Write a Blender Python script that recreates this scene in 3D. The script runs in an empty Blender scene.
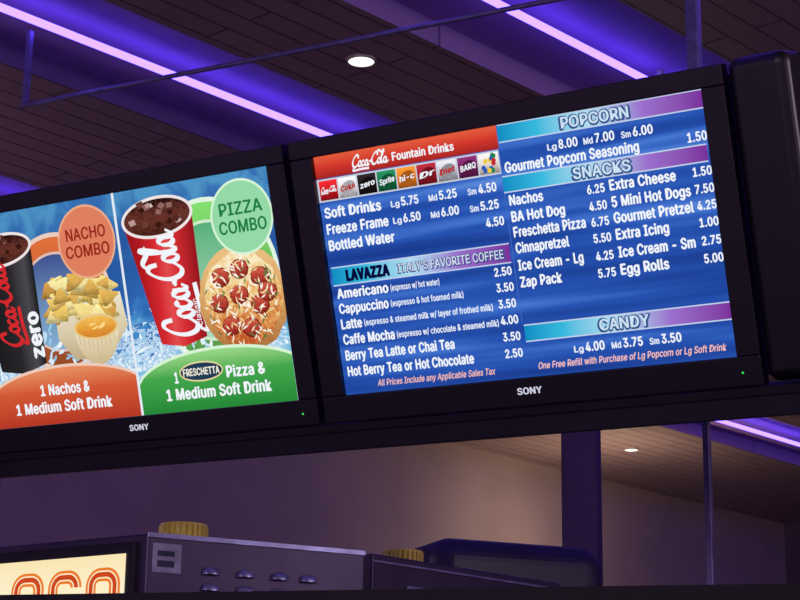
import bpy, random, os
from math import *
from mathutils import Vector, Matrix
random.seed(4)
D=bpy.data; SC=bpy.context.scene
SC.view_settings.view_transform='Standard'
FONT=None
try:
    base=bpy.utils.system_resource('DATAFILES',path='fonts')
    FONT=D.fonts.load(os.path.join(base,'Inter.woff2'))
except Exception as ex:
    FONT=None
DS=0.0
def lin(c):
    c=c/255.; return c/12.92 if c<=.04045 else ((c+.055)/1.055)**2.4
def RGB(*c):
    g=(c[0]*.3+c[1]*.59+c[2]*.11); q=[x*(1-DS)+g*DS for x in c]
    return (lin(q[0]),lin(q[1]),lin(q[2]),1)
MC={}
def newmat(name):
    m=D.materials.new(name); m.use_nodes=True; nt=m.node_tree; nt.nodes.clear()
    out=nt.nodes.new('ShaderNodeOutputMaterial'); return m,nt,out
def emi(c,s=1.0):
    k=('e',c,s)
    if k in MC: return MC[k]
    m,nt,o=newmat('display_%02x%02x%02x'%c); e=nt.nodes.new('ShaderNodeEmission')
    e.inputs[0].default_value=RGB(*c); e.inputs[1].default_value=s; nt.links.new(e.outputs[0],o.inputs[0]); MC[k]=m; return m
def ramp(nt,stops,interp='LINEAR'):
    r=nt.nodes.new('ShaderNodeValToRGB'); r.color_ramp.interpolation=interp
    el=r.color_ramp.elements
    while len(el)<len(stops): el.new(.5)
    for e,(p,c) in zip(el,stops): e.position=p; e.color=RGB(*c)
    return r
def egrad(name,stops,axis=0,noise=0,scale=(1,1,1),nscale=5,s=1.0,dist=.6):
    """emissive picture material: ramp over generated coordinate, perturbed with noise"""
    if name in MC: return MC[name]
    m,nt,o=newmat(name); tc=nt.nodes.new('ShaderNodeTexCoord'); sp=nt.nodes.new('ShaderNodeSeparateXYZ')
    nt.links.new(tc.outputs['Generated'],sp.inputs[0]); v=sp.outputs[axis]
    if noise:
        mp=nt.nodes.new('ShaderNodeMapping'); mp.inputs['Scale'].default_value=scale
        nt.links.new(tc.outputs['Generated'],mp.inputs[0])
        n=nt.nodes.new('ShaderNodeTexNoise'); n.inputs['Scale'].default_value=nscale; n.inputs['Detail'].default_value=5
        n.inputs['Distortion'].default_value=dist
        nt.links.new(mp.outputs[0],n.inputs['Vector'])
        a=nt.nodes.new('ShaderNodeMath'); a.operation='MULTIPLY_ADD'; a.inputs[1].default_value=noise; 
        nt.links.new(n.outputs[0],a.inputs[0]); nt.links.new(v,a.inputs[2])
        b=nt.nodes.new('ShaderNodeMath'); b.operation='SUBTRACT'; b.inputs[1].default_value=noise*.5
        nt.links.new(a.outputs[0],b.inputs[0]); v=b.outputs[0]
    r=ramp(nt,stops); nt.links.new(v,r.inputs[0])
    e=nt.nodes.new('ShaderNodeEmission'); e.inputs[1].default_value=s
    nt.links.new(r.outputs[0],e.inputs[0]); nt.links.new(e.outputs[0],o.inputs[0]); MC[name]=m; return m
def pbr(name,c,rough=.5,metal=0,noise=.0,nscale=20,c2=None,bump=0):
    if name in MC: return MC[name]
    m,nt,o=newmat(name); b=nt.nodes.new('ShaderNodeBsdfPrincipled')
    b.inputs['Roughness'].default_value=rough; b.inputs['Metallic'].default_value=metal
    tc=nt.nodes.new('ShaderNodeTexCoord'); n=nt.nodes.new('ShaderNodeTexNoise'); n.inputs['Scale'].default_value=nscale; n.inputs['Detail'].default_value=6
    nt.links.new(tc.outputs['Object'],n.inputs['Vector'])
    c2=c2 or tuple(int(x*.8) for x in c)
    r=ramp(nt,[(.35,c),(.65,c2)]); nt.links.new(n.outputs[0],r.inputs[0]); nt.links.new(r.outputs[0],b.inputs['Base Color'])
    if bump:
        bp=nt.nodes.new('ShaderNodeBump'); bp.inputs['Strength'].default_value=bump; nt.links.new(n.outputs[0],bp.inputs['Height']); nt.links.new(bp.outputs[0],b.inputs['Normal'])
    nt.links.new(b.outputs[0],o.inputs[0]); MC[name]=m; return m
def link(ob,par=None):
    SC.collection.objects.link(ob)
    if par is not None: ob.parent=par
    return ob
def empty(name,loc=(0,0,0),mat=None):
    e=D.objects.new(name,None); e.empty_display_size=.1
    if mat is not None: e.matrix_world=mat
    else: e.location=loc
    SC.collection.objects.link(e); return e
def mk(name,verts,faces,mat,par=None,bevel=0,smooth=False,local=False,seg=3):
    off=Vector((0,0,0))
    if par is not None and not local: off=Vector(par.location)
    me=D.meshes.new(name); me.from_pydata([tuple(Vector(v)-off) for v in verts],[],faces); me.update()
    if mat: me.materials.append(mat)
    ob=D.objects.new(name,me)
    if smooth:
        for p in me.polygons: p.use_smooth=True
    if bevel:
        b=ob.modifiers.new('bevel','BEVEL'); b.width=bevel; b.segments=seg; b.limit_method='ANGLE'
    return link(ob,par)
BF=[(0,3,2,1),(4,5,6,7),(0,1,5,4),(1,2,6,5),(2,3,7,6),(3,0,4,7)]
def boxv(O,ax,r):
    o=Vector(O);a,b,c=[Vector(x) for x in ax];(x0,x1),(y0,y1),(z0,z1)=r
    return [o+a*x+b*y+c*z for z in (z0,z1) for x,y in ((x0,y0),(x1,y0),(x1,y1),(x0,y1))]
XYZ=((1,0,0),(0,1,0),(0,0,1))
def box(name,r,mat,par=None,O=(0,0,0),ax=XYZ,bevel=0,local=False,seg=3): return mk(name,boxv(O,ax,r),BF,mat,par,bevel,local=local,seg=seg)
def prism(name,foot,z0,z1,mat,par=None,bevel=0):
    n=len(foot); v=[(x,y,z0) for x,y in foot]+[(x,y,z1) for x,y in foot]
    f=[tuple(range(n-1,-1,-1)),tuple(range(n,2*n))]+[(i,(i+1)%n,(i+1)%n+n,i+n) for i in range(n)]
    return mk(name,v,f,mat,par,bevel)
def cyl(name,p0,p1,r,mat,par=None,n=24,local=False,r2=None):
    p0=Vector(p0);p1=Vector(p1);d=(p1-p0).normalized();a=d.orthogonal().normalized();b=d.cross(a);r2=r if r2 is None else r2
    v=[p0+(a*cos(2*pi*i/n)+b*sin(2*pi*i/n))*r for i in range(n)]+[p1+(a*cos(2*pi*i/n)+b*sin(2*pi*i/n))*r2 for i in range(n)]
    f=[tuple(range(n-1,-1,-1)),tuple(range(n,2*n))]+[(i,(i+1)%n,(i+1)%n+n,i+n) for i in range(n)]
    return mk(name,v,f,mat,par,bevel=0,smooth=False,local=local)

# ------------------------------------------------ camera
p,r=.2753,.0134
fw=Vector((0,cos(p),sin(p)));R0=Vector((1,0,0));U0=Vector((0,-sin(p),cos(p)))
rt=cos(r)*R0+sin(r)*U0; up=-sin(r)*R0+cos(r)*U0
cam=D.cameras.new('camera'); co=D.objects.new('camera',cam); SC.collection.objects.link(co)
M=Matrix((rt,up,-fw)).transposed().to_4x4(); M.translation=Vector((0,0,1.55)); co.matrix_world=M
cam.sensor_width=36; cam.lens=1889.5/800*36; cam.clip_end=200; SC.camera=co

# ------------------------------------------------ room shell
h=.7328; d=Vector((sin(h),cos(h),0)); e=Vector((cos(h),-sin(h),0)); zz=Vector((0,0,1)); DE=(d,e,zz)
ZC=4.3
def rotmat(name,kind):
    m,nt,o=newmat(name); b=nt.nodes.new('ShaderNodeBsdfPrincipled'); tc=nt.nodes.new('ShaderNodeTexCoord')
    mp=nt.nodes.new('ShaderNodeMapping'); mp.inputs['Rotation'].default_value=(0,0,-(pi/2-h)); nt.links.new(tc.outputs['Object'],mp.inputs[0])
    br=nt.nodes.new('ShaderNodeTexBrick'); nt.links.new(mp.outputs[0],br.inputs['Vector'])
    if kind=='plank':
        br.inputs['Color1'].default_value=RGB(158,128,138); br.inputs['Color2'].default_value=RGB(148,120,132); br.inputs['Mortar'].default_value=RGB(98,76,96)
        br.inputs['Scale'].default_value=1; br.inputs['Brick Width'].default_value=1.2; br.inputs['Row Height'].default_value=.11; br.inputs['Mortar Size'].default_value=.006
        b.inputs['Roughness'].default_value=.5
    else:
        br.inputs['Color1'].default_value=RGB(60,50,60); br.inputs['Color2'].default_value=RGB(70,58,66); br.inputs['Mortar'].default_value=RGB(30,25,30)
        br.inputs['Scale'].default_value=1; br.inputs['Brick Width'].default_value=.6; br.inputs['Row Height'].default_value=.6; br.inputs['Mortar Size'].default_value=.006
        b.inputs['Roughness'].default_value=.4
    bp=nt.nodes.new('ShaderNodeBump'); bp.inputs['Strength'].default_value=.15; bp.inputs['Distance'].default_value=.01
    iv=nt.nodes.new('ShaderNodeMath'); iv.operation='SUBTRACT'; iv.inputs[0].default_value=1
    nt.links.new(br.outputs['Fac'],iv.inputs[1]); nt.links.new(iv.outputs[0],bp.inputs['Height']); nt.links.new(bp.outputs[0],b.inputs['Normal'])
    nt.links.new(br.outputs['Color'],b.inputs['Base Color']); nt.links.new(b.outputs[0],o.inputs[0]); return m
plank=rotmat('ceiling_planks','plank'); tile=rotmat('floor_tiles','tile')
cove=pbr('cove_paint',(176,128,186),.7,nscale=3,c2=(166,118,176))
neons=[-2.40,-3.785,-5.135,-6.89]; hw=.36; ZT=ZC+.022  # first tube is added out of view to light the planks
d0,d1,e0,e1=-4,15,-8.78,5
ceil=empty('ceiling',(0,0,0))
edges=[e0]
for o_ in sorted(neons): edges+=[o_-hw,o_+hw]
edges.append(e1)
for i in range(0,len(edges),2):
    box('plank_panel_%d'%(i//2),((d0,d1),(edges[i],edges[i+1]),(ZC,ZC+.12)),plank,ceil,ax=DE)
box('cove_deck',((d0,d1),(e0,e1),(ZC+.09,ZC+.24)),cove,ceil,ax=DE)
box('floor',((d0,d1),(e0,e1),(-.1,0)),tile,ax=DE)
wallm=pbr('wall_paint',(158,134,136),.8,nscale=2,c2=(148,124,128),bump=.02)
dark=pbr('dark_wall_paint',(92,70,100),.8,nscale=2)
box('wall_left',((d0,d1),(e0-.15,e0),(0,ZC+.24)),wallm,ax=DE)
box('wall_back',((d1,d1+.15),(e0-.15,e1),(0,ZC+.24)),dark,ax=DE)
box('baseboard_left',((d0,d1),(e0,e0+.02),(0,.12)),dark,ax=DE)
box('column',((-.1,.1),(-.1,.1),(0,ZC)),dark,O=(1.035,10.5,0),ax=((.97,-.24,0),(.24,.97,0),(0,0,1)),bevel=.01)
# neon tubes
mt,nt,o=newmat('neon_glow'); ee=nt.nodes.new('ShaderNodeEmission'); ee.inputs[0].default_value=(.115,.07,1,1); ee.inputs[1].default_value=7.5; nt.links.new(ee.outputs[0],o.inputs[0])
cap=pbr('tube_holder',(210,210,225),.4)
for o_ in neons:
    E=empty('neon_tube_light',tuple(e*o_+zz*ZT))
    k=0; x=d0+.1
    while x<d1-.1:
        x2=min(x+2.4,d1-.05)
        P=e*o_+zz*ZT
        cyl('tube_%d'%k,P+d*x,P+d*(x2-.03),.0145,mt,E,12)
        cyl('holder_%d'%k,P+d*(x2-.035),P+d*(x2+.005),.018,cap,E,12)
        box('bracket_%d'%k,((x2-.025,x2-.005),(o_-.01,o_+.01),(ZT,ZC+.09)),cap,E,ax=DE)
        x=x2; k+=1
# downlights
lamp,nt,o=newmat('downlight_lens'); ee=nt.nodes.new('ShaderNodeEmission'); ee.inputs[0].default_value=(1,.93,.85,1); ee.inputs[1].default_value=1.6; nt.links.new(ee.outputs[0],o.inputs[0])
trim=pbr('downlight_trim',(200,190,185),.4)
def ring(name,c,ri,ro,z0,z1,mat,par,n=40):
    v=[];f=[]
    for i in range(n):
        a=2*pi*i/n
        for rr,z in ((ri,z1),(ri,z0),(ro,z0),(ro,z1)): v.append((c[0]+rr*cos(a),c[1]+rr*sin(a),z))
    for i in range(n):
        j=(i+1)%n
        for k in range(4): f.append((4*i+k,4*i+(k+1)%4,4*j+(k+1)%4,4*j+k))
    return mk(name,v,f,mat,par)
for (x,y) in [(-.155,6.48),(1.72,13.7),(3.4,5.2)]:
    E=empty('ceiling_downlight',(x,y,ZC)); ring('trim_ring',(x,y),.048,.057,ZC-.008,ZC,trim,E); cyl('lens',(x,y,ZC-.006),(x,y,ZC),.05,lamp,E,32)

# ------------------------------------------------ tv frame
yaw,lean,tr=.564,.328,-.0263
u0=Vector((cos(yaw),-sin(yaw),0)); n0=Vector((-sin(yaw),-cos(yaw),0)); v0=zz*cos(lean)+n0*sin(lean)
U=u0*cos(tr)+v0*sin(tr); V=v0*cos(tr)-u0*sin(tr); N=U.cross(V); O=Vector((-.128,4.52,2.5832))
def frame(o):
    m=Matrix((U,V,N)).transposed().to_4x4(); m.translation=o; return m
black=pbr('satin_black_plastic',(20,17,27),.34,nscale=3,c2=(15,13,21))
matte=pbr('matte_black_metal',(30,26,40),.55,nscale=6)
badge_glow=emi((205,205,225))  # badge lettering emits, its silver brightness is put in as glow
SW,SH=1.02,.586
def rawtext(t,shear=0,spacing=1):
    c=D.curves.new('t','FONT'); c.body=t; c.size=1; c.shear=shear; c.resolution_u=3; c.space_character=spacing
    if FONT: c.font=FONT
    ob=D.objects.new('t',c); SC.collection.objects.link(ob); bpy.context.view_layer.update()
    me=D.meshes.new_from_object(ob); D.objects.remove(ob); D.curves.remove(c)
    src=[q.co.copy() for q in me.vertices]; fc=[tuple(q.vertices) for q in me.polygons]; D.meshes.remove(me)
    return src,fc
hv,_=rawtext('H')
if len(hv)<4: FONT=None; hv,_=rawtext('H')
CAP=max(q.y for q in hv)-min(q.y for q in hv)
class Pic:
    def __init__(s,par): s.par=par; s.z=.001; s.k=0
    def nx(s,step=.00003): s.z+=step; s.k+=1; return s.z
    def poly(s,pts,mat,name='artwork'):
        z=s.nx(); return mk('%s_%d'%(name,s.k),[(x,y,z) for x,y in pts],[tuple(range(len(pts)))],mat,s.par,local=True)
    def rect(s,x0,y0,x1,y1,mat,name='panel'): return s.poly([(x0,y0),(x1,y0),(x1,y1),(x0,y1)],mat,name)
    def ell(s,cx,cy,rx,ry,mat,name='disc',rot=0,n=48,jit=0):
        P=[]
        for i in range(n):
            a=2*pi*i/n; j=1+jit*(random.random()-.5)
            x=rx*cos(a)*j;y=ry*sin(a)*j; P.append((cx+x*cos(rot)-y*sin(rot),cy+x*sin(rot)+y*cos(rot)))
        return s.poly(P,mat,name)
    def text(s,t,x,y,hgt,mat,w=None,align='L',bold=.012,shear=0,rot=0,name='text',spacing=1):
        """x,y: left / centre anchor and vertical middle of capitals; hgt cap height; w total width"""
        src,fc=rawtext(t,shear,spacing*(1+bold*1.6))
        xs=[q.x for q in src]; x0,x1=min(xs),max(xs); k=hgt/CAP
        kx=(w/(x1-x0)) if w else k*.85
        z=s.nx(); vs=[];fs=[]
        b=bold*1.2
        for (dx,dy) in ([(0,0)] if bold<=0 else [(-b,0),(b,0),(0,0),(0,b*.6),(0,-b*.6)]+([(b*.7,b*.5),(-b*.7,b*.5),(b*.7,-b*.5),(-b*.7,-b*.5)] if bold>.05 else [])):
            base=len(vs)
            for q in src:
                X=(q.x-x0+dx)*kx; Y=(q.y-CAP/2+dy)*k
                if align=='C': X-=(x1-x0)*kx/2
                if align=='R': X-=(x1-x0)*kx
                vs.append((x+X*cos(rot)-Y*sin(rot),y+X*sin(rot)+Y*cos(rot),z))
            fs+=[tuple(i+base for i in f) for f in fc]
        return mk('%s_%d'%(name,s.k),vs,fs,mat,s.par,local=True)
    def ribbon(s,lines,fn,wd,mat,name='script',nib=.9):
        z=s.nx(); vs=[];fs=[]
        for L in lines:
            P=[]
            Q=[L[0]]+L+[L[-1]]
            for i in range(1,len(Q)-2):
                a,b,c,dd=Q[i-1],Q[i],Q[i+1],Q[i+2]
                for k in range(6):
                    t=k/6.
                    P.append(tuple(.5*((2*b[j])+(-a[j]+c[j])*t+(2*a[j]-5*b[j]+4*c[j]-dd[j])*t*t+(-a[j]+3*b[j]-3*c[j]+dd[j])*t**3) for j in (0,1)))
            P.append(L[-1]); P=[Vector(fn(*q)) for q in P]
            base=len(vs)
            for i,q in enumerate(P):
                t=(P[min(i+1,len(P)-1)]-P[max(i-1,0)]); t=t.normalized() if t.length>0 else Vector((1,0)); nn=Vector((-t.y,t.x))
                w_=wd*(.4+.6*abs(sin(atan2(t.y,t.x)-nib)))*.5
                for sg in (1,-1): vs.append((q.x+nn.x*w_*sg,q.y+nn.y*w_*sg,z))
            for i in range(len(P)-1): fs.append((base+2*i,base+2*i+1,base+2*i+3,base+2*i+2))
        return mk('%s_%d'%(name,s.k),vs,fs,mat,s.par,local=True)
def circ(cx,cy,rx,ry,a0=40,n=10): return [(cx+rx*cos(radians(a0+360*i/n)),cy+ry*sin(radians(a0+360*i/n))) for i in range(n+1)]
def bigC(x): return [(x+.78,.72),(x+.72,.98),(x+.5,1.02),(x+.22,.75),(x+.1,.38),(x+.22,.05),(x+.5,-.02),(x+.85,.25)]
SCRIPT=[bigC(0),circ(1.0,.22,.17,.23),[(1.5,.36),(1.4,.45),(1.26,.32),(1.24,.1),(1.38,-.01),(1.55,.1),(1.66,.25)],circ(1.82,.22,.17,.23),[(2.0,.45),(1.98,.1),(2.08,-.01),(2.22,.12)],
 [(2.2,.28),(2.32,.32),(2.45,.28)],bigC(2.4),circ(3.4,.22,.17,.23),[(3.55,.3),(3.75,.6),(3.9,1.05),(3.8,1.12),(3.7,.8),(3.66,.15),(3.78,-.01),(3.9,.15)],circ(4.12,.22,.17,.23),[(4.3,.45),(4.28,.1),(4.4,-.02),(4.6,.15)],
 [(.5,-.02),(.2,-.2),(.35,-.34),(1.2,-.28),(2.2,-.3)],[(3.0,1.0),(3.3,1.15),(3.7,.95),(4.0,1.0)]]
def script(pic,cx,cy,w,mat,rot=0,hs=1.15,wd=.16,shear=.25):
    k=w/4.6
    def fn(x,y):
        X=(x-2.3+y*shear)*k; Y=(y-.35)*k*hs
        return (cx+X*cos(rot)-Y*sin(rot),cy+X*sin(rot)+Y*cos(rot))
    pic.ribbon(SCRIPT,fn,wd*k*1.3,mat,nib=.9+rot)

def tv(origin,bgmat):
    T=empty('wall_mounted_television',mat=frame(origin))
    L,Rr,B,Tp=-.062,SW+.054,-.066,SH+.046
    box('rear_housing',((L+.01,Rr-.01),(B+.01,Tp-.01),(-.11,-.01)),black,T,local=True,bevel=.02)
    for nm,rg in (('bezel_top',((L,Rr),(SH,Tp),(-.02,.016))),('bezel_bottom',((L,Rr),(B,0),(-.02,.016))),('bezel_left',((L,0),(0,SH),(-.02,.016))),('bezel_right',((SW,Rr),(0,SH),(-.02,.016)))):
        box(nm,rg,black,T,local=True,bevel=.003)
    box('mount_bracket',((.4,.62),(.15,.45),(-.2,-.1)),matte,T,local=True)
    pic=Pic(T); pic.rect(0,0,SW,SH,bgmat,'screen')
    pic2=Pic(T); pic2.z=.0165; pic2.text('SONY',.51,-.03,.015,badge_glow,w=.062,align='C',name='badge',bold=.03)
    cyl('power_led',(SW+.01,-.035,.016),(SW+.01,-.035,.0175),.0022,emi((60,255,90)),T,12,local=True)
    return T,pic
# ---- menu board
m,nt,o=newmat('menu_background'); tc=nt.nodes.new('ShaderNodeTexCoord'); mp=nt.nodes.new('ShaderNodeMapping'); mp.inputs['Scale'].default_value=(.6,13,1); mp.inputs['Rotation'].default_value=(0,0,.02)
nz=nt.nodes.new('ShaderNodeTexNoise'); nz.inputs['Scale'].default_value=1.3; nz.inputs['Detail'].default_value=2
nt.links.new(tc.outputs['Object'],mp.inputs[0]); nt.links.new(mp.outputs[0],nz.inputs['Vector'])
rr=ramp(nt,[(.3,(22,52,132)),(.5,(38,82,176)),(.62,(64,112,204)),(.75,(98,145,220))]); nt.links.new(nz.outputs[0],rr.inputs[0])
ee=nt.nodes.new('ShaderNodeEmission'); nt.links.new(rr.outputs[0],ee.inputs[0]); nt.links.new(ee.outputs[0],o.inputs[0])
T1,P=tv(O,m)
Wt=emi((240,245,252)); W2=emi((228,236,250))
def bar(x0,y0,x1,y1,t,tw,tx=None):
    P.rect(x0,y0-.003,x1,y1+.003,emi((195,210,235)),'bar_edge')
    P.rect(x0,y0,x1,y1,egrad('bar_gradient',[(0,(15,140,195)),(.2,(55,185,222)),(.45,(175,220,240)),(.72,(155,110,205)),(1,(122,48,155))],0,.05,(1,6,1),3),'bar')
    if t:
        P.text(t,tx or (x0+x1)/2+.001,(y0+y1)/2-.001,.027,emi((50,84,140)),w=tw+.004,align='C',bold=.075)
        P.text(t,tx or (x0+x1)/2,(y0+y1)/2,.0245,emi((205,226,244)),w=tw,align='C',bold=.02)
P.rect(0,.532,.508,SH,egrad('red_bar',[(0,(165,36,34)),(.5,(210,56,44)),(1,(228,92,62))],1),'header')
script(P,.158,.556,.105,Wt,wd=.2)
P.text('Fountain Drinks',.222,.556,.019,Wt,w=.168,bold=.03)
P.rect(0,.474,.508,.530,emi((200,205,220)),'logo_strip')
tiles=[((200,25,30),'Coca-Cola'),((225,225,230),'Coke'),((25,20,22),'zero'),((20,110,70),'Sprite'),((225,120,30),'hi-c'),((150,25,40),'Dr'),((190,190,200),'Diet'),((110,30,90),'BARQ'),((230,220,210),'')]
for i,(c,t) in enumerate(tiles):
    x0=.003+i*.0558
    P.rect(x0+.002,.478,x0+.054,.526,egrad('tile%d'%i,[(0,tuple(int(v*.6) for v in c)),(.5,c),(1,tuple(min(255,int(v*1.2+20)) for v in c))],1,.4,(3,3,1),2),'logo_tile')
    lc=Wt if sum(c)<420 else emi((190,25,35))
    if i in (0,): script(P,x0+.028,.502,.046,lc,wd=.22)
    elif t:
        P.ell(x0+.028,.502,.022,.014,emi(tuple(int(v*.75) for v in c)),'logo_oval',rot=.4)
        P.text(t,x0+.028,.502,.013,lc,w=.042,align='C',rot=.15,shear=.2,bold=.03)
    else:
        for k in range(12):
            P.ell(x0+.01+random.random()*.036,.484+random.random()*.036,.006,.006,emi(random.choice([(200,40,50),(40,90,180),(240,200,60),(30,130,80)])),'dot',n=10)
P.rect(.5065,0.13,.5085,.53,emi((70,108,196)),'column_rule')
def prices(y,L,xs=(.240,.345,.451),sub=('Lg','Md','Sm')):
    for x,s_,v in zip(xs,sub,L):
        P.text(s_,x-.038,y-.003,.014,W2,w=.022,bold=.03); P.text(v,x-.009,y,.020,Wt,w=.046,bold=.03)
bl=.024; BD=.034
P.text('Soft Drinks',.012,.447,bl,Wt,w=.160,bold=BD); prices(.447,('5.75','5.25','4.50'))
P.text('Freeze Frame',.012,.407,bl,Wt,w=.175,bold=BD); prices(.407,('6.50','6.00','5.25'))
P.text('Bottled Water',.012,.367,bl,Wt,w=.186,bold=BD); P.text('4.50',.450,.367,.020,Wt,w=.046,bold=.03)
bar(.008,.270,.501,.311,None,0)
P.text('LAVAZZA',.05,.290,.025,emi((5,10,60)),w=.120,bold=.07)
P.text("ITALY'S FAVORITE COFFEE",.196,.289,.021,emi((60,80,140)),w=.29,bold=.07)
P.text("ITALY'S FAVORITE COFFEE",.197,.290,.020,emi((215,225,240)),w=.286,bold=.01)
for y,t,w,s_,sw,pr in [(.248,'Americano',.145,'(espresso w/ hot water)',.135,'2.50'),(.211,'Cappuccino',.140,'(espresso & hot foamed milk)',.2,'3.50'),(.173,'Latte',.058,'(espresso & steamed milk w/ layer of frothed milk)',.355,'3.50'),
    (.135,'Caffe Mocha',.145,'(espresso w/ chocolate & steamed milk)',.278,'4.00'),(.096,'Berry Tea Latte or Chai Tea',.305,'',0,'3.50'),(.057,'Hot Berry Tea or Hot Chocolate',.352,'',0,'2.50')]:
    P.text(t,.016,y,.023,Wt,w=w,bold=BD)
    if s_: P.text(s_,.016+w+.008,y-.002,.0145,W2,w=sw,bold=.025)
    P.text(pr,.454,y+.002,.019,Wt,w=.044,bold=.03)
P.text('All Prices Include any Applicable Sales Tax',.096,.022,.015,emi((238,185,180)),w=.325,shear=.25,bold=.02)
bar(.512,.547,1.017,.584,'POPCORN',.165,.757)
prices(.519,('8.00','7.00','6.00'),(.671,.762,.855))
P.text('Gourmet Popcorn Seasoning',.519,.486,.023,Wt,w=.335,bold=BD); P.text('1.50',.971,.486,.020,Wt,w=.044,bold=.03)
bar(.508,.431,1.012,.465,'SNACKS',.140,.758)
c1=[('Nachos',.085,'6.25'),('BA Hot Dog',.135,'4.50'),('Freschetta Pizza',.182,'6.75'),('Cinnapretzel',.135,'5.50'),('Ice Cream - Lg',.165,'4.25'),('Zap Pack',.105,'5.75')]
c2=[('Extra Cheese',.158,'1.50'),('5 Mini Hot Dogs',.188,'7.50'),('Gourmet Pretzel',.190,'4.25'),('Extra Icing',.126,'1.00'),('Ice Cream - Sm',.183,'2.75'),('Egg Rolls',.115,'5.00')]
for i,y in enumerate((.410,.372,.336,.299,.259,.220)):
    t,w,q=c1[i]; P.text(t,.519,y,.023,Wt,w=w,bold=BD); P.text(q,.717,y-.003,.019,Wt,w=.042,bold=.03)
    t,w,q=c2[i]; P.text(t,.773,y,.023,Wt,w=w,bold=BD); P.text(q,.973,y,.019,Wt,w=.043,bold=.03)
bar(.512,.084,1.019,.119,'CANDY',.120,.763)
prices(.056,('4.00','3.75','3.50'),(.670,.764,.857))
P.text('One Free Refill with Purchase of Lg Popcorn or Lg Soft Drink',.536,.024,.015,emi((242,188,185)),w=.46,shear=.25,bold=.02)

# ---- combo board
MC={k:v for k,v in MC.items() if isinstance(k,str)}; DS=.10
bg=egrad('combo_background',[(0,(200,230,245)),(.2,(130,195,230)),(.36,(60,140,210)),(.5,(42,104,188)),(.7,(34,88,168)),(.9,(50,116,188)),(1,(72,148,204))],1,.7,(5,3,1),2.2)
O2=O-U*1.154
Wt=emi((240,245,252))
T2,P=tv(O2,bg)
ice=[(235,245,252),(190,225,245),(215,238,250),(140,200,235)]
SPM=egrad('ice_splash',[(0,(245,250,255)),(.3,(200,230,248)),(.45,(110,180,230)),(.6,(220,238,250)),(.8,(70,140,210)),(1,(40,105,190))],1,2.6,(7,5,1),3,dist=2.5)
def spiky(cx,cy,rx,ry,n=60):
    pts=[]
    for i in range(n):
        a=2*pi*i/n; j=1+(.45*random.random() if i%2 else -.12*random.random())
        pts.append((min(SW,max(0,cx+rx*cos(a)*j)),max(0,cy+ry*sin(a)*j)))
    P.poly(pts,SPM,'ice_splash')
def splash(cx,cy,sx,sy,n,cols):
    for i in range(n):
        a=random.gauss(0,1);b=random.gauss(0,1); x=min(1.0,max(.02,cx+a*sx)); y=min(.56,max(.09,cy+b*sy)); 
        P.ell(x,y,.004+random.random()*.018,.002+random.random()*.005,emi(random.choice(cols)),'splash',rot=random.uniform(-1,1)+(.9 if a<0 else -.9),n=9,jit=.5)
spiky(.28,.16,.25,.12); spiky(.76,.16,.23,.11)
splash(.3,.42,.16,.05,10,[(80,150,215),(60,130,200)]); splash(.75,.5,.14,.03,12,[(90,160,220),(60,130,200)])
def disc(cx,cy,R,c,edge):
    P.ell(cx,cy,R+.012,R+.012,emi(edge),'ring_edge'); P.ell(cx,cy,R,R,egrad('disc%s'%(c,),[(0,tuple(int(v*.75) for v in c)),(.6,c),(1,tuple(min(255,int(v*1.15)) for v in c))],1),'disc')
disc(.285,.325,.175,(205,95,45),(235,205,190)); P.ell(.285,.325,.135,.135,emi((225,190,180)),'disc_inner'); P.ell(.285,.325,.128,.128,egrad('inner_blue',[(0,(130,175,215)),(1,(60,80,150))],1),'disc_inner')
splash(.3,.19,.12,.04,50,ice)
disc(.80,.325,.20,(110,200,90),(225,245,225)); P.ell(.80,.325,.155,.155,emi((205,235,200)),'disc_inner'); P.ell(.80,.325,.147,.147,egrad('inner_green',[(0,(170,220,190)),(1,(80,180,120))],1),'disc_inner')
splash(.74,.18,.13,.035,55,ice)
# nacho tray
tray=egrad('tray',[(0,(190,168,125)),(.5,(222,208,172)),(1,(238,230,205))],1)
P.poly([(.27,.225),(.32,.165),(.44,.160),(.512,.24),(.50,.33),(.27,.34)],tray,'tray')
CH=[egrad('chip%d'%i,[(0,tuple(int(v*.7) for v in c)),(.5,c),(1,tuple(min(255,int(v*1.1)) for v in c))],1,.9,(3,3,1),3) for i,c in enumerate([(232,192,90),(242,212,125),(220,172,75),(246,226,150),(205,148,62)])]
for i in range(60):
    cx=.26+random.random()*.21; cy=.285+random.random()*.11-abs(cx-.36)*.3; a=random.random()*6.28; s_=.025+random.random()*.018
    P.poly([(cx+s_*cos(a+k*2.1+dv),cy+s_*.7*sin(a+k*2.1+dv)) for k in range(3) for dv in (-.12,.12)],random.choice(CH),'chip')
P.poly([(.335+.07-.075*cos(pi*t/12),.245-(.10)*sin(pi*t/12)) for t in range(13)],egrad('cheese_tub',[(0,(205,180,130)),(1,(240,226,190))],1,.3,(4,1,1),3),'cheese_tub')
for i in range(9): P.poly([(.345+i*.0145,.205-.02*sin(i/8*pi)),(.348+i*.0145,.205-.02*sin(i/8*pi)),(.343+i*.0150,.238),(.340+i*.0150,.238)],emi((205,185,140)),'tub_flute')
P.ell(.405,.246,.076,.034,emi((232,200,130)),'tub_rim'); P.ell(.405,.246,.069,.028,egrad('cheese',[(0,(220,125,30)),(.6,(240,165,50)),(1,(250,195,85))],1,.6,(3,2,1),3),'cheese')
for i in range(5): P.ell(.375+random.random()*.06,.24+random.random()*.018,.012,.003,emi((255,215,120)),'cheese_shine',rot=random.random())
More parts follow.
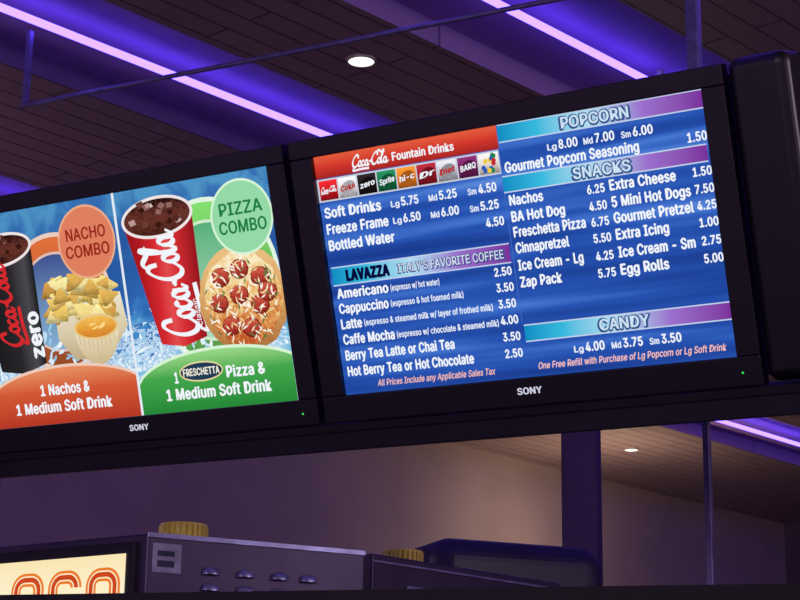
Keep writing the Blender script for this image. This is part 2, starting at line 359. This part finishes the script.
def cup(tl,tr_,br,bl_,cmat,ry):
    P.poly([bl_,((bl_[0]+br[0])/2,bl_[1]-.012),br,tr_,tl],cmat,'cup_body')
    cx,cy=(tl[0]+tr_[0])/2,(tl[1]+tr_[1])/2; rx=(tr_[0]-tl[0])/2; rot=atan2(tr_[1]-tl[1],tr_[0]-tl[0])
    P.ell(cx,cy,rx+.004,ry+.004,emi((240,228,228)),'cup_rim',rot); P.ell(cx,cy,rx-.005,ry-.004,egrad('cola',[(0,(70,28,20)),(.5,(110,50,40)),(1,(40,15,12))],1,1.2,(4,4,1),4),'cola',rot)
    for i in range(20):
        a=random.random()*6.28;q=random.random()**.5*.78; x=cx+rx*q*cos(a);y=cy+ry*q*sin(a)+.005;s_=.009+random.random()*.008;b=random.random()*3
        P.poly([(x+s_*cos(b+k*1.57),y+s_*.7*sin(b+k*1.57)) for k in range(4)],emi(random.choice([(150,100,95),(190,150,145),(110,60,50),(215,195,195),(90,40,35),(60,22,20)])),'ice')
cup((.0,.475),(.218,.495),(.218,.165),(.055,.155),egrad('black_cup',[(0,(15,15,18)),(.6,(40,38,42)),(.85,(75,72,78)),(1,(20,20,22))],0),.042)
script(P,.105,.33,.235,emi((225,35,40)),rot=radians(98),hs=1.25,wd=.2)
P.text('zero',.19,.245,.045,Wt,w=.12,align='C',rot=radians(93),bold=.04)
cup((.543,.500),(.770,.512),(.765,.185),(.618,.178),egrad('red_cup',[(0,(150,15,20)),(.2,(190,20,28)),(.4,(225,35,42)),(.55,(238,70,72)),(.7,(225,38,44)),(1,(150,15,25))],0),.05)
script(P,.683,.325,.285,Wt,rot=radians(100),hs=1.6,wd=.2)
P.text('classic',.745,.25,.016,Wt,w=.07,align='C',rot=radians(97),bold=.01,shear=.2)
# pizza
pc=(.893,.268)
P.ell(pc[0],pc[1],.137,.137,egrad('crust',[(0,(175,105,45)),(.5,(220,160,90)),(1,(240,195,125))],1,.4,(5,5,1),3),'crust',jit=.04,n=60)
P.ell(pc[0],pc[1]+.002,.118,.118,egrad('cheese_top',[(0,(200,85,35)),(.35,(230,150,75)),(.6,(245,205,130)),(1,(252,235,190))],1,1.6,(6,6,1),3),'cheese_top',jit=.06,n=60)
PP=egrad('pepperoni',[(0,(150,35,25)),(.5,(195,60,45)),(1,(215,95,70))],1,1.2,(4,4,1),3)
for (a,b) in [(-.06,.06),(0,.075),(.06,.05),(-.075,-.005),(-.01,.01),(.05,-.02),(-.045,-.065),(.015,-.075),(.078,.01)]:
    P.ell(pc[0]+a,pc[1]+b,.029,.025,emi((140,35,22)),'pepperoni',jit=.1); P.ell(pc[0]+a-.001,pc[1]+b+.002,.025,.021,PP,'pepperoni',jit=.1)
for i in range(170):
    a=random.random()*6.28;q=random.random()**.5*.115;b=random.random()*3;s_=.008+random.random()*.006; x=pc[0]+q*cos(a);y=pc[1]+q*sin(a)
    P.poly([(x-s_*cos(b),y-s_*sin(b)),(x-.0025*sin(b),y+.0025*cos(b)),(x+s_*cos(b),y+s_*sin(b)),(x+.0025*sin(b),y-.0025*cos(b))],emi(random.choice([(250,235,200),(255,245,225),(240,210,150),(255,250,235),(90,120,60)])),'cheese_shred')
def dome(x0,x1,ap,ed,cx,mat,grow=0,h0=0):
    n=30;hwid=max(cx-x0,x1-cx); pts=[(x0,h0)]
    for i in range(n+1):
        x=x0+(x1-x0)*i/n; t=(x-cx)/hwid; pts.append((x,ed+(ap-ed)*sqrt(max(0,1-t*t*.96))+grow))
    pts.append((x1,h0)); P.poly(pts,mat,'dome')
dome(0,.524,.150,.06,.28,emi((240,200,180)),.008); dome(0,.524,.150,.06,.28,egrad('orange_dome',[(0,(190,50,30)),(.6,(220,85,45)),(1,(240,140,90))],1))
dome(.53,SW,.150,.06,.80,emi((215,245,210)),.008); dome(.53,SW,.150,.06,.80,egrad('green_dome',[(0,(30,140,50)),(.6,(60,170,70)),(1,(150,220,130))],1))
P.rect(.523,0,.531,SH,emi((225,235,245)),'divider')
P.text('1 Nachos &',.275,.093,.028,Wt,w=.17,align='C',bold=BD); P.text('1 Medium Soft Drink',.262,.047,.028,Wt,w=.335,align='C',bold=BD)
P.text('1',.648,.088,.027,Wt,w=.01,bold=.04); P.text('Pizza &',.815,.090,.028,Wt,w=.118,bold=BD); P.text('1 Medium Soft Drink',.78,.045,.028,Wt,w=.33,align='C',bold=BD)
P.ell(.735,.098,.07,.026,emi((235,215,150)),'logo_badge'); P.ell(.735,.098,.066,.022,emi((30,60,90)),'logo_badge'); P.text('FRESCHETTA',.735,.098,.018,emi((240,235,215)),w=.115,align='C',bold=.03)
def label(cx,cy,R,c,edge,tc_,a,b):
    P.ell(cx,cy,R+.006,R+.006,emi(edge),'label_edge'); P.ell(cx,cy,R,R,emi(c),'label')
    P.text(a,cx,cy+.023,.031,emi(tc_),w=R*1.45,align='C',bold=.02); P.text(b,cx,cy-.023,.031,emi(tc_),w=R*1.6,align='C',bold=.02)
label(.420,.472,.092,(230,125,90),(240,170,130),(165,35,25),'NACHO','COMBO')
label(.927,.472,.090,(145,220,165),(215,245,215),(20,130,65),'PIZZA','COMBO')
MC={k:v for k,v in MC.items() if isinstance(k,str)}; DS=0.0

# dark housing next to the right television, taken for a third television's edge
S=empty('side_housing',mat=frame(O))
box('cabinet_shell',((1.080,1.218),(-.062,.640),(-.22,.012)),black,S,local=True,bevel=.026,seg=6)
box('cabinet_seam',((1.084,1.214),(-.058,.636),(-.10,-.096)),matte,S,local=True,bevel=.001)
# shelf beam under the televisions
B=empty('display_support_beam',mat=frame(O))
box('beam',((-1.7,1.75),(-.135,-.072),(-.12,.02)),matte,B,local=True,bevel=.004)
box('beam_lip',((-1.7,1.75),(-.085,-.068),(.02,.03)),black,B,local=True)
# hanging frame
metal=pbr('brushed_frame_metal',(135,125,170),.35,.5)
F=empty('hanging_frame',(.815,4.9,3.5)); hd=Vector((-.845,.534,0)); A0=Vector((.815,4.9,0)); HF=(hd,Vector((.534,.845,0)),zz)
box('post_right',((-.017,.017),(-.017,.017),(3.3,ZC)),metal,F,O=A0,ax=HF,bevel=.003)
box('post_right_lower',((-.009,.009),(-.009,.009),(1.2,3.3)),metal,F,O=A0,ax=HF,bevel=.002)
box('post_left',((-.009,.009),(-.009,.009),(4.01,ZC)),metal,F,O=A0+hd*2.547,ax=HF)
box('post_left_lower',((-.006,.006),(-.006,.006),(1.2,3.0)),metal,F,O=A0+hd*2.547,ax=HF)
cyl('cross_bar',A0+hd*2.556+zz*4.017,A0-hd*.7+zz*3.882,.0085,metal,F,12)
box('tie_bar',((-.6,2.56),(-.015,.015),(2.95,2.99)),matte,F,O=A0,ax=HF)
for i,s_ in enumerate((.25,1.3,2.3)): box('tie_arm_%d'%i,((s_-.02,s_+.02),(-.62,0),(2.95,2.99)),matte,F,O=A0,ax=HF)

# ------------------------------------------------ machines
steel=pbr('dark_stainless',(86,74,100),.38,.5,nscale=4,c2=(74,62,88))
steel2=pbr('louver_steel',(165,165,210),.3,.5)
ctr=pbr('counter_laminate',(40,34,46),.5)
Ax,Ay=-.687,5.2; H1=2.34
fd=Vector((-.845,.534)); A=Vector((Ax,Ay)); Bp=Vector((-.092,5.51)); Lp=A+fd*.85
sd=(Bp-A).normalized(); sn=Vector((sd.y,-sd.x)); ln=Vector((-.534,-.845))
M1=empty('popcorn_machine',(Ax,Ay+.3,.95))
back=Vector((-1.2,5.95)); back2=Bp+Vector((-.16,.14))
foot=[tuple(A),tuple(Bp),tuple(back2),tuple(back),tuple(Lp)]
prism('cabinet',foot,1.75,H1,steel,M1,bevel=.006)
prism('lower_body',[tuple(Vector(q)*.9+Vector((-.75,5.55))*.1) for q in foot],.95,1.75,steel,M1)
S3=(Vector((sd.x,sd.y,0)),Vector((sn.x,sn.y,0)),zz); L3=(Vector((-fd.x,-fd.y,0)),Vector((ln.x,ln.y,0)),zz)
L3o=Vector((Ax,Ay,0))
box('top_lip_side',((0,.67),(0,.006),(H1-.010,H1+.003)),steel2,M1,O=L3o,ax=S3)
box('sign_frame',((-.84,-.03),(0,.02),(1.98,2.318)),matte,M1,O=L3o,ax=L3,bevel=.004)
signm=egrad('sign_lightbox',[(0,(255,236,190)),(.5,(255,246,215)),(1,(250,230,180))],2,.1)
box('sign_panel',((-.80,-.058),(.02,.024),(2.01,2.285)),signm,M1,O=L3o,ax=L3)
sm=Matrix((L3[0],zz,L3[1])).transposed().to_4x4(); offM=L3o-Vector(M1.location)
def sgnpoly(pts,z,mat,nm):
    me=D.meshes.new(nm); me.from_pydata([tuple((sm@Vector((a,b,z)))+offM) for a,b in pts],[],[tuple(range(len(pts)))]); me.materials.append(mat); link(D.objects.new(nm,me),M1)
org=emi((238,125,45)); crm=emi((255,240,200)); rd=emi((205,70,30))
def rbox(x0,y0,x1,y1,rad,n=8):
    pts=[]
    for cx,cy,a0 in ((x1-rad,y1-rad,0),(x0+rad,y1-rad,90),(x0+rad,y0+rad,180),(x1-rad,y0+rad,270)):
        for j in range(n+1):
            a=radians(a0+90*j/n); pts.append((cx+rad*cos(a),cy+rad*sin(a)))
    return pts
for i,ch in enumerate('LOCO'):
    x=-.132-(3-i)*.140; yc=2.160
    W_,H_=.062,.090
    if ch in 'OC':
        for k,(ins,mm) in enumerate([(0,org),(.008,crm),(.012,rd),(.026,crm),(.030,org),(.038,crm)]):
            sgnpoly(rbox(x-W_+ins,yc-H_+ins,x+W_-ins,yc+H_-ins,max(.008,.05-ins)),.0245+k*.0004,mm,'sign_letter_%d_%d'%(i,k))
        if ch=='C': sgnpoly([(x+.012,yc-.02),(x+.07,yc-.02),(x+.07,yc+.04),(x+.012,yc+.04)],.0275,crm,'sign_gap')
    else: sgnpoly([(x-.05,yc-H_),(x+.05,yc-H_),(x+.05,yc-H_+.035),(x-.012,yc-H_+.035),(x-.012,yc+H_),(x-.05,yc+H_)],.0245,org,'sign_letter_L')
def louver(name,s_,z,par,w=.045,hh=.022):
    vs=[];fs=[];n=8;m_=6
    for i in range(m_+1):
        for j in range(n+1):
            a=pi*j/n; b=pi*i/m_
            vs.append(L3o+S3[0]*(s_-w/2*cos(b))+zz*(z+hh*(sin(a*.5))*sin(b)**.5-hh/2)+S3[1]*(.001+.016*cos(a*.5)*sin(b)**.5))
    for i in range(m_):
        for j in range(n): fs.append((i*(n+1)+j,(i+1)*(n+1)+j,(i+1)*(n+1)+j+1,i*(n+1)+j+1))
    mk(name,vs,fs,steel2,par,smooth=True)
k=0
for s_ in (.19,.295,.40,.49):
    for z in (2.25,2.205,2.16): louver('louver_%d'%k,s_,z,M1,w=.055); k+=1
box('sticker',((.015,.10),(0,.002),(2.235,2.315)),pbr('sticker_paper',(190,185,210),.6),M1,O=L3o,ax=S3)
box('sticker_print',((.03,.08),(.002,.003),(2.28,2.295)),pbr('sticker_ink',(60,60,90),.6),M1,O=L3o,ax=S3)
box('sticker_print2',((.03,.08),(.002,.003),(2.25,2.268)),pbr('sticker_ink',(60,60,90),.6),M1,O=L3o,ax=S3)
yel=pbr('yellow_vent_plastic',(255,240,110),.5,c2=(250,230,95))
def ventcap(name,c,z,R,hgt):
    E=empty(name,(c[0],c[1],z))
    cyl('core',(c[0],c[1],z),(c[0],c[1],z+hgt),R*.88,yel,E,32)
    cyl('lid',(c[0],c[1],z+hgt),(c[0],c[1],z+hgt+.006),R*.96,yel,E,32)
    for i in range(26):
        a=2*pi*i/26; x=c[0]+R*.92*cos(a);y=c[1]+R*.92*sin(a)
        box('rib_%d'%i,((-.005,.005),(-.006,.006),(0,hgt)),yel,E,O=(x,y,z),ax=((-sin(a),cos(a),0),(cos(a),sin(a),0),(0,0,1)))
ventcap('vent_cap',(-.61,5.38),H1+.001,.07,.045)
H2=2.372; P0=Vector((-.075,5.75));P1=Vector((.553,6.40)); M2=empty('nacho_warmer',(.24,6.3,.95))
nb=Vector((-.72,.69))*.36
prism('cabinet',[tuple(P0),tuple(P1),tuple(P1+nb),tuple(P0+nb)],1.7,H2,steel,M2,bevel=.006)
prism('lower_body',[tuple(P0*.95+P1*.05+nb*.05),tuple(P1*.95+P0*.05+nb*.05),tuple(P1*.95+P0*.05+nb*.95),tuple(P0*.95+P1*.05+nb*.95)],.95,1.7,steel,M2)
s2=(P1-P0).normalized(); ax2=((s2.x,s2.y,0),(s2.y,-s2.x,0),(0,0,1))
box('top_lip',((0,.9),(0,.006),(H2-.026,H2-.020)),steel2,M2,O=(P0.x,P0.y,0),ax=ax2)
for i in range(4): box('slot_%d'%i,((.15+i*.17,.26+i*.17),(0,.006),(H2-.10,H2-.085)),steel2,M2,O=(P0.x,P0.y,0),ax=ax2)
ventcap('vent_cap',(.02,6.0),H2+.001,.065,.035)
blue=pbr('blue_grey_enamel',(52,46,74),.4,nscale=3)
K=empty('exhaust_hood',(.36,7.3,.95))
box('hood_shell',((-.35,.36),(-.3,.3),(2.1,2.61)),blue,K,O=(.36,7.3,0),ax=((.93,.37,0),(-.37,.93,0),(0,0,1)),bevel=.09,seg=8)
box('hood_leg',((-.28,.3),(-.22,.22),(.95,2.12)),blue,K,O=(.36,7.3,0),ax=((.93,.37,0),(-.37,.93,0),(0,0,1)))
bc=[(-2.2,5.7),(-.75,4.95),(.75,5.9),(1.1,7.8),(-.2,8.2),(-2.0,7.0)]
prism('back_counter',bc,0,.949,ctr,None,bevel=.01)
rd_=Vector((1.57,-.35,0)).normalized(); rn=Vector((rd_.y,-rd_.x,0)); RO=Vector((-.813,3.9,0))
G=empty('service_counter_canopy',(0,3.7,0)); vb=pbr('counter_black',(8,7,10),.7)
box('header',((-1.2,3.0),(0,.05),(1.80,2.005)),vb,G,O=RO,ax=(rd_,rn,zz))
for i,s_ in enumerate((-1.1,2.85)): box('post_%d'%i,((s_-.03,s_+.03),(-.01,.04),(1.0,1.81)),vb,G,O=RO,ax=(rd_,rn,zz))
box('counter_base',((-1.3,3.1),(-.25,.3),(0,1.0)),ctr,G,O=RO,ax=(rd_,rn,zz),bevel=.01)

# ------------------------------------------------ lights
def light(kind,name,loc,energy,col,size=.2):
    l=D.lights.new(name,kind); l.energy=energy; l.color=col; l.shadow_soft_size=size
    ob=D.objects.new(name,l); ob.location=loc; SC.collection.objects.link(ob); return ob
light('POINT','warm_wall_fill',tuple(d*11+e*-7.85+zz*3.6),24,(1,.84,.48),.08)  # added warm light for the left wall and ceiling, no sconce there
light('POINT','fill_light',(-1.5,-1.5,3.6),160,(.93,.74,1),.3)  # added fill behind the camera, no pendant hangs here
light('POINT','fill_light',(3.5,3.0,3.4),65,(.97,.79,1),.3)  # added unseen fill from the right, no fixture
light('POINT','fill_light',(-3.4,7.0,3.0),24,(.90,.70,1),.3)  # added fill to lift the left side, no fixture
w=D.worlds.new('world'); SC.world=w; w.use_nodes=True; w.node_tree.nodes['Background'].inputs[0].default_value=(.30,.19,.36,1); w.node_tree.nodes['Background'].inputs[1].default_value=1.0
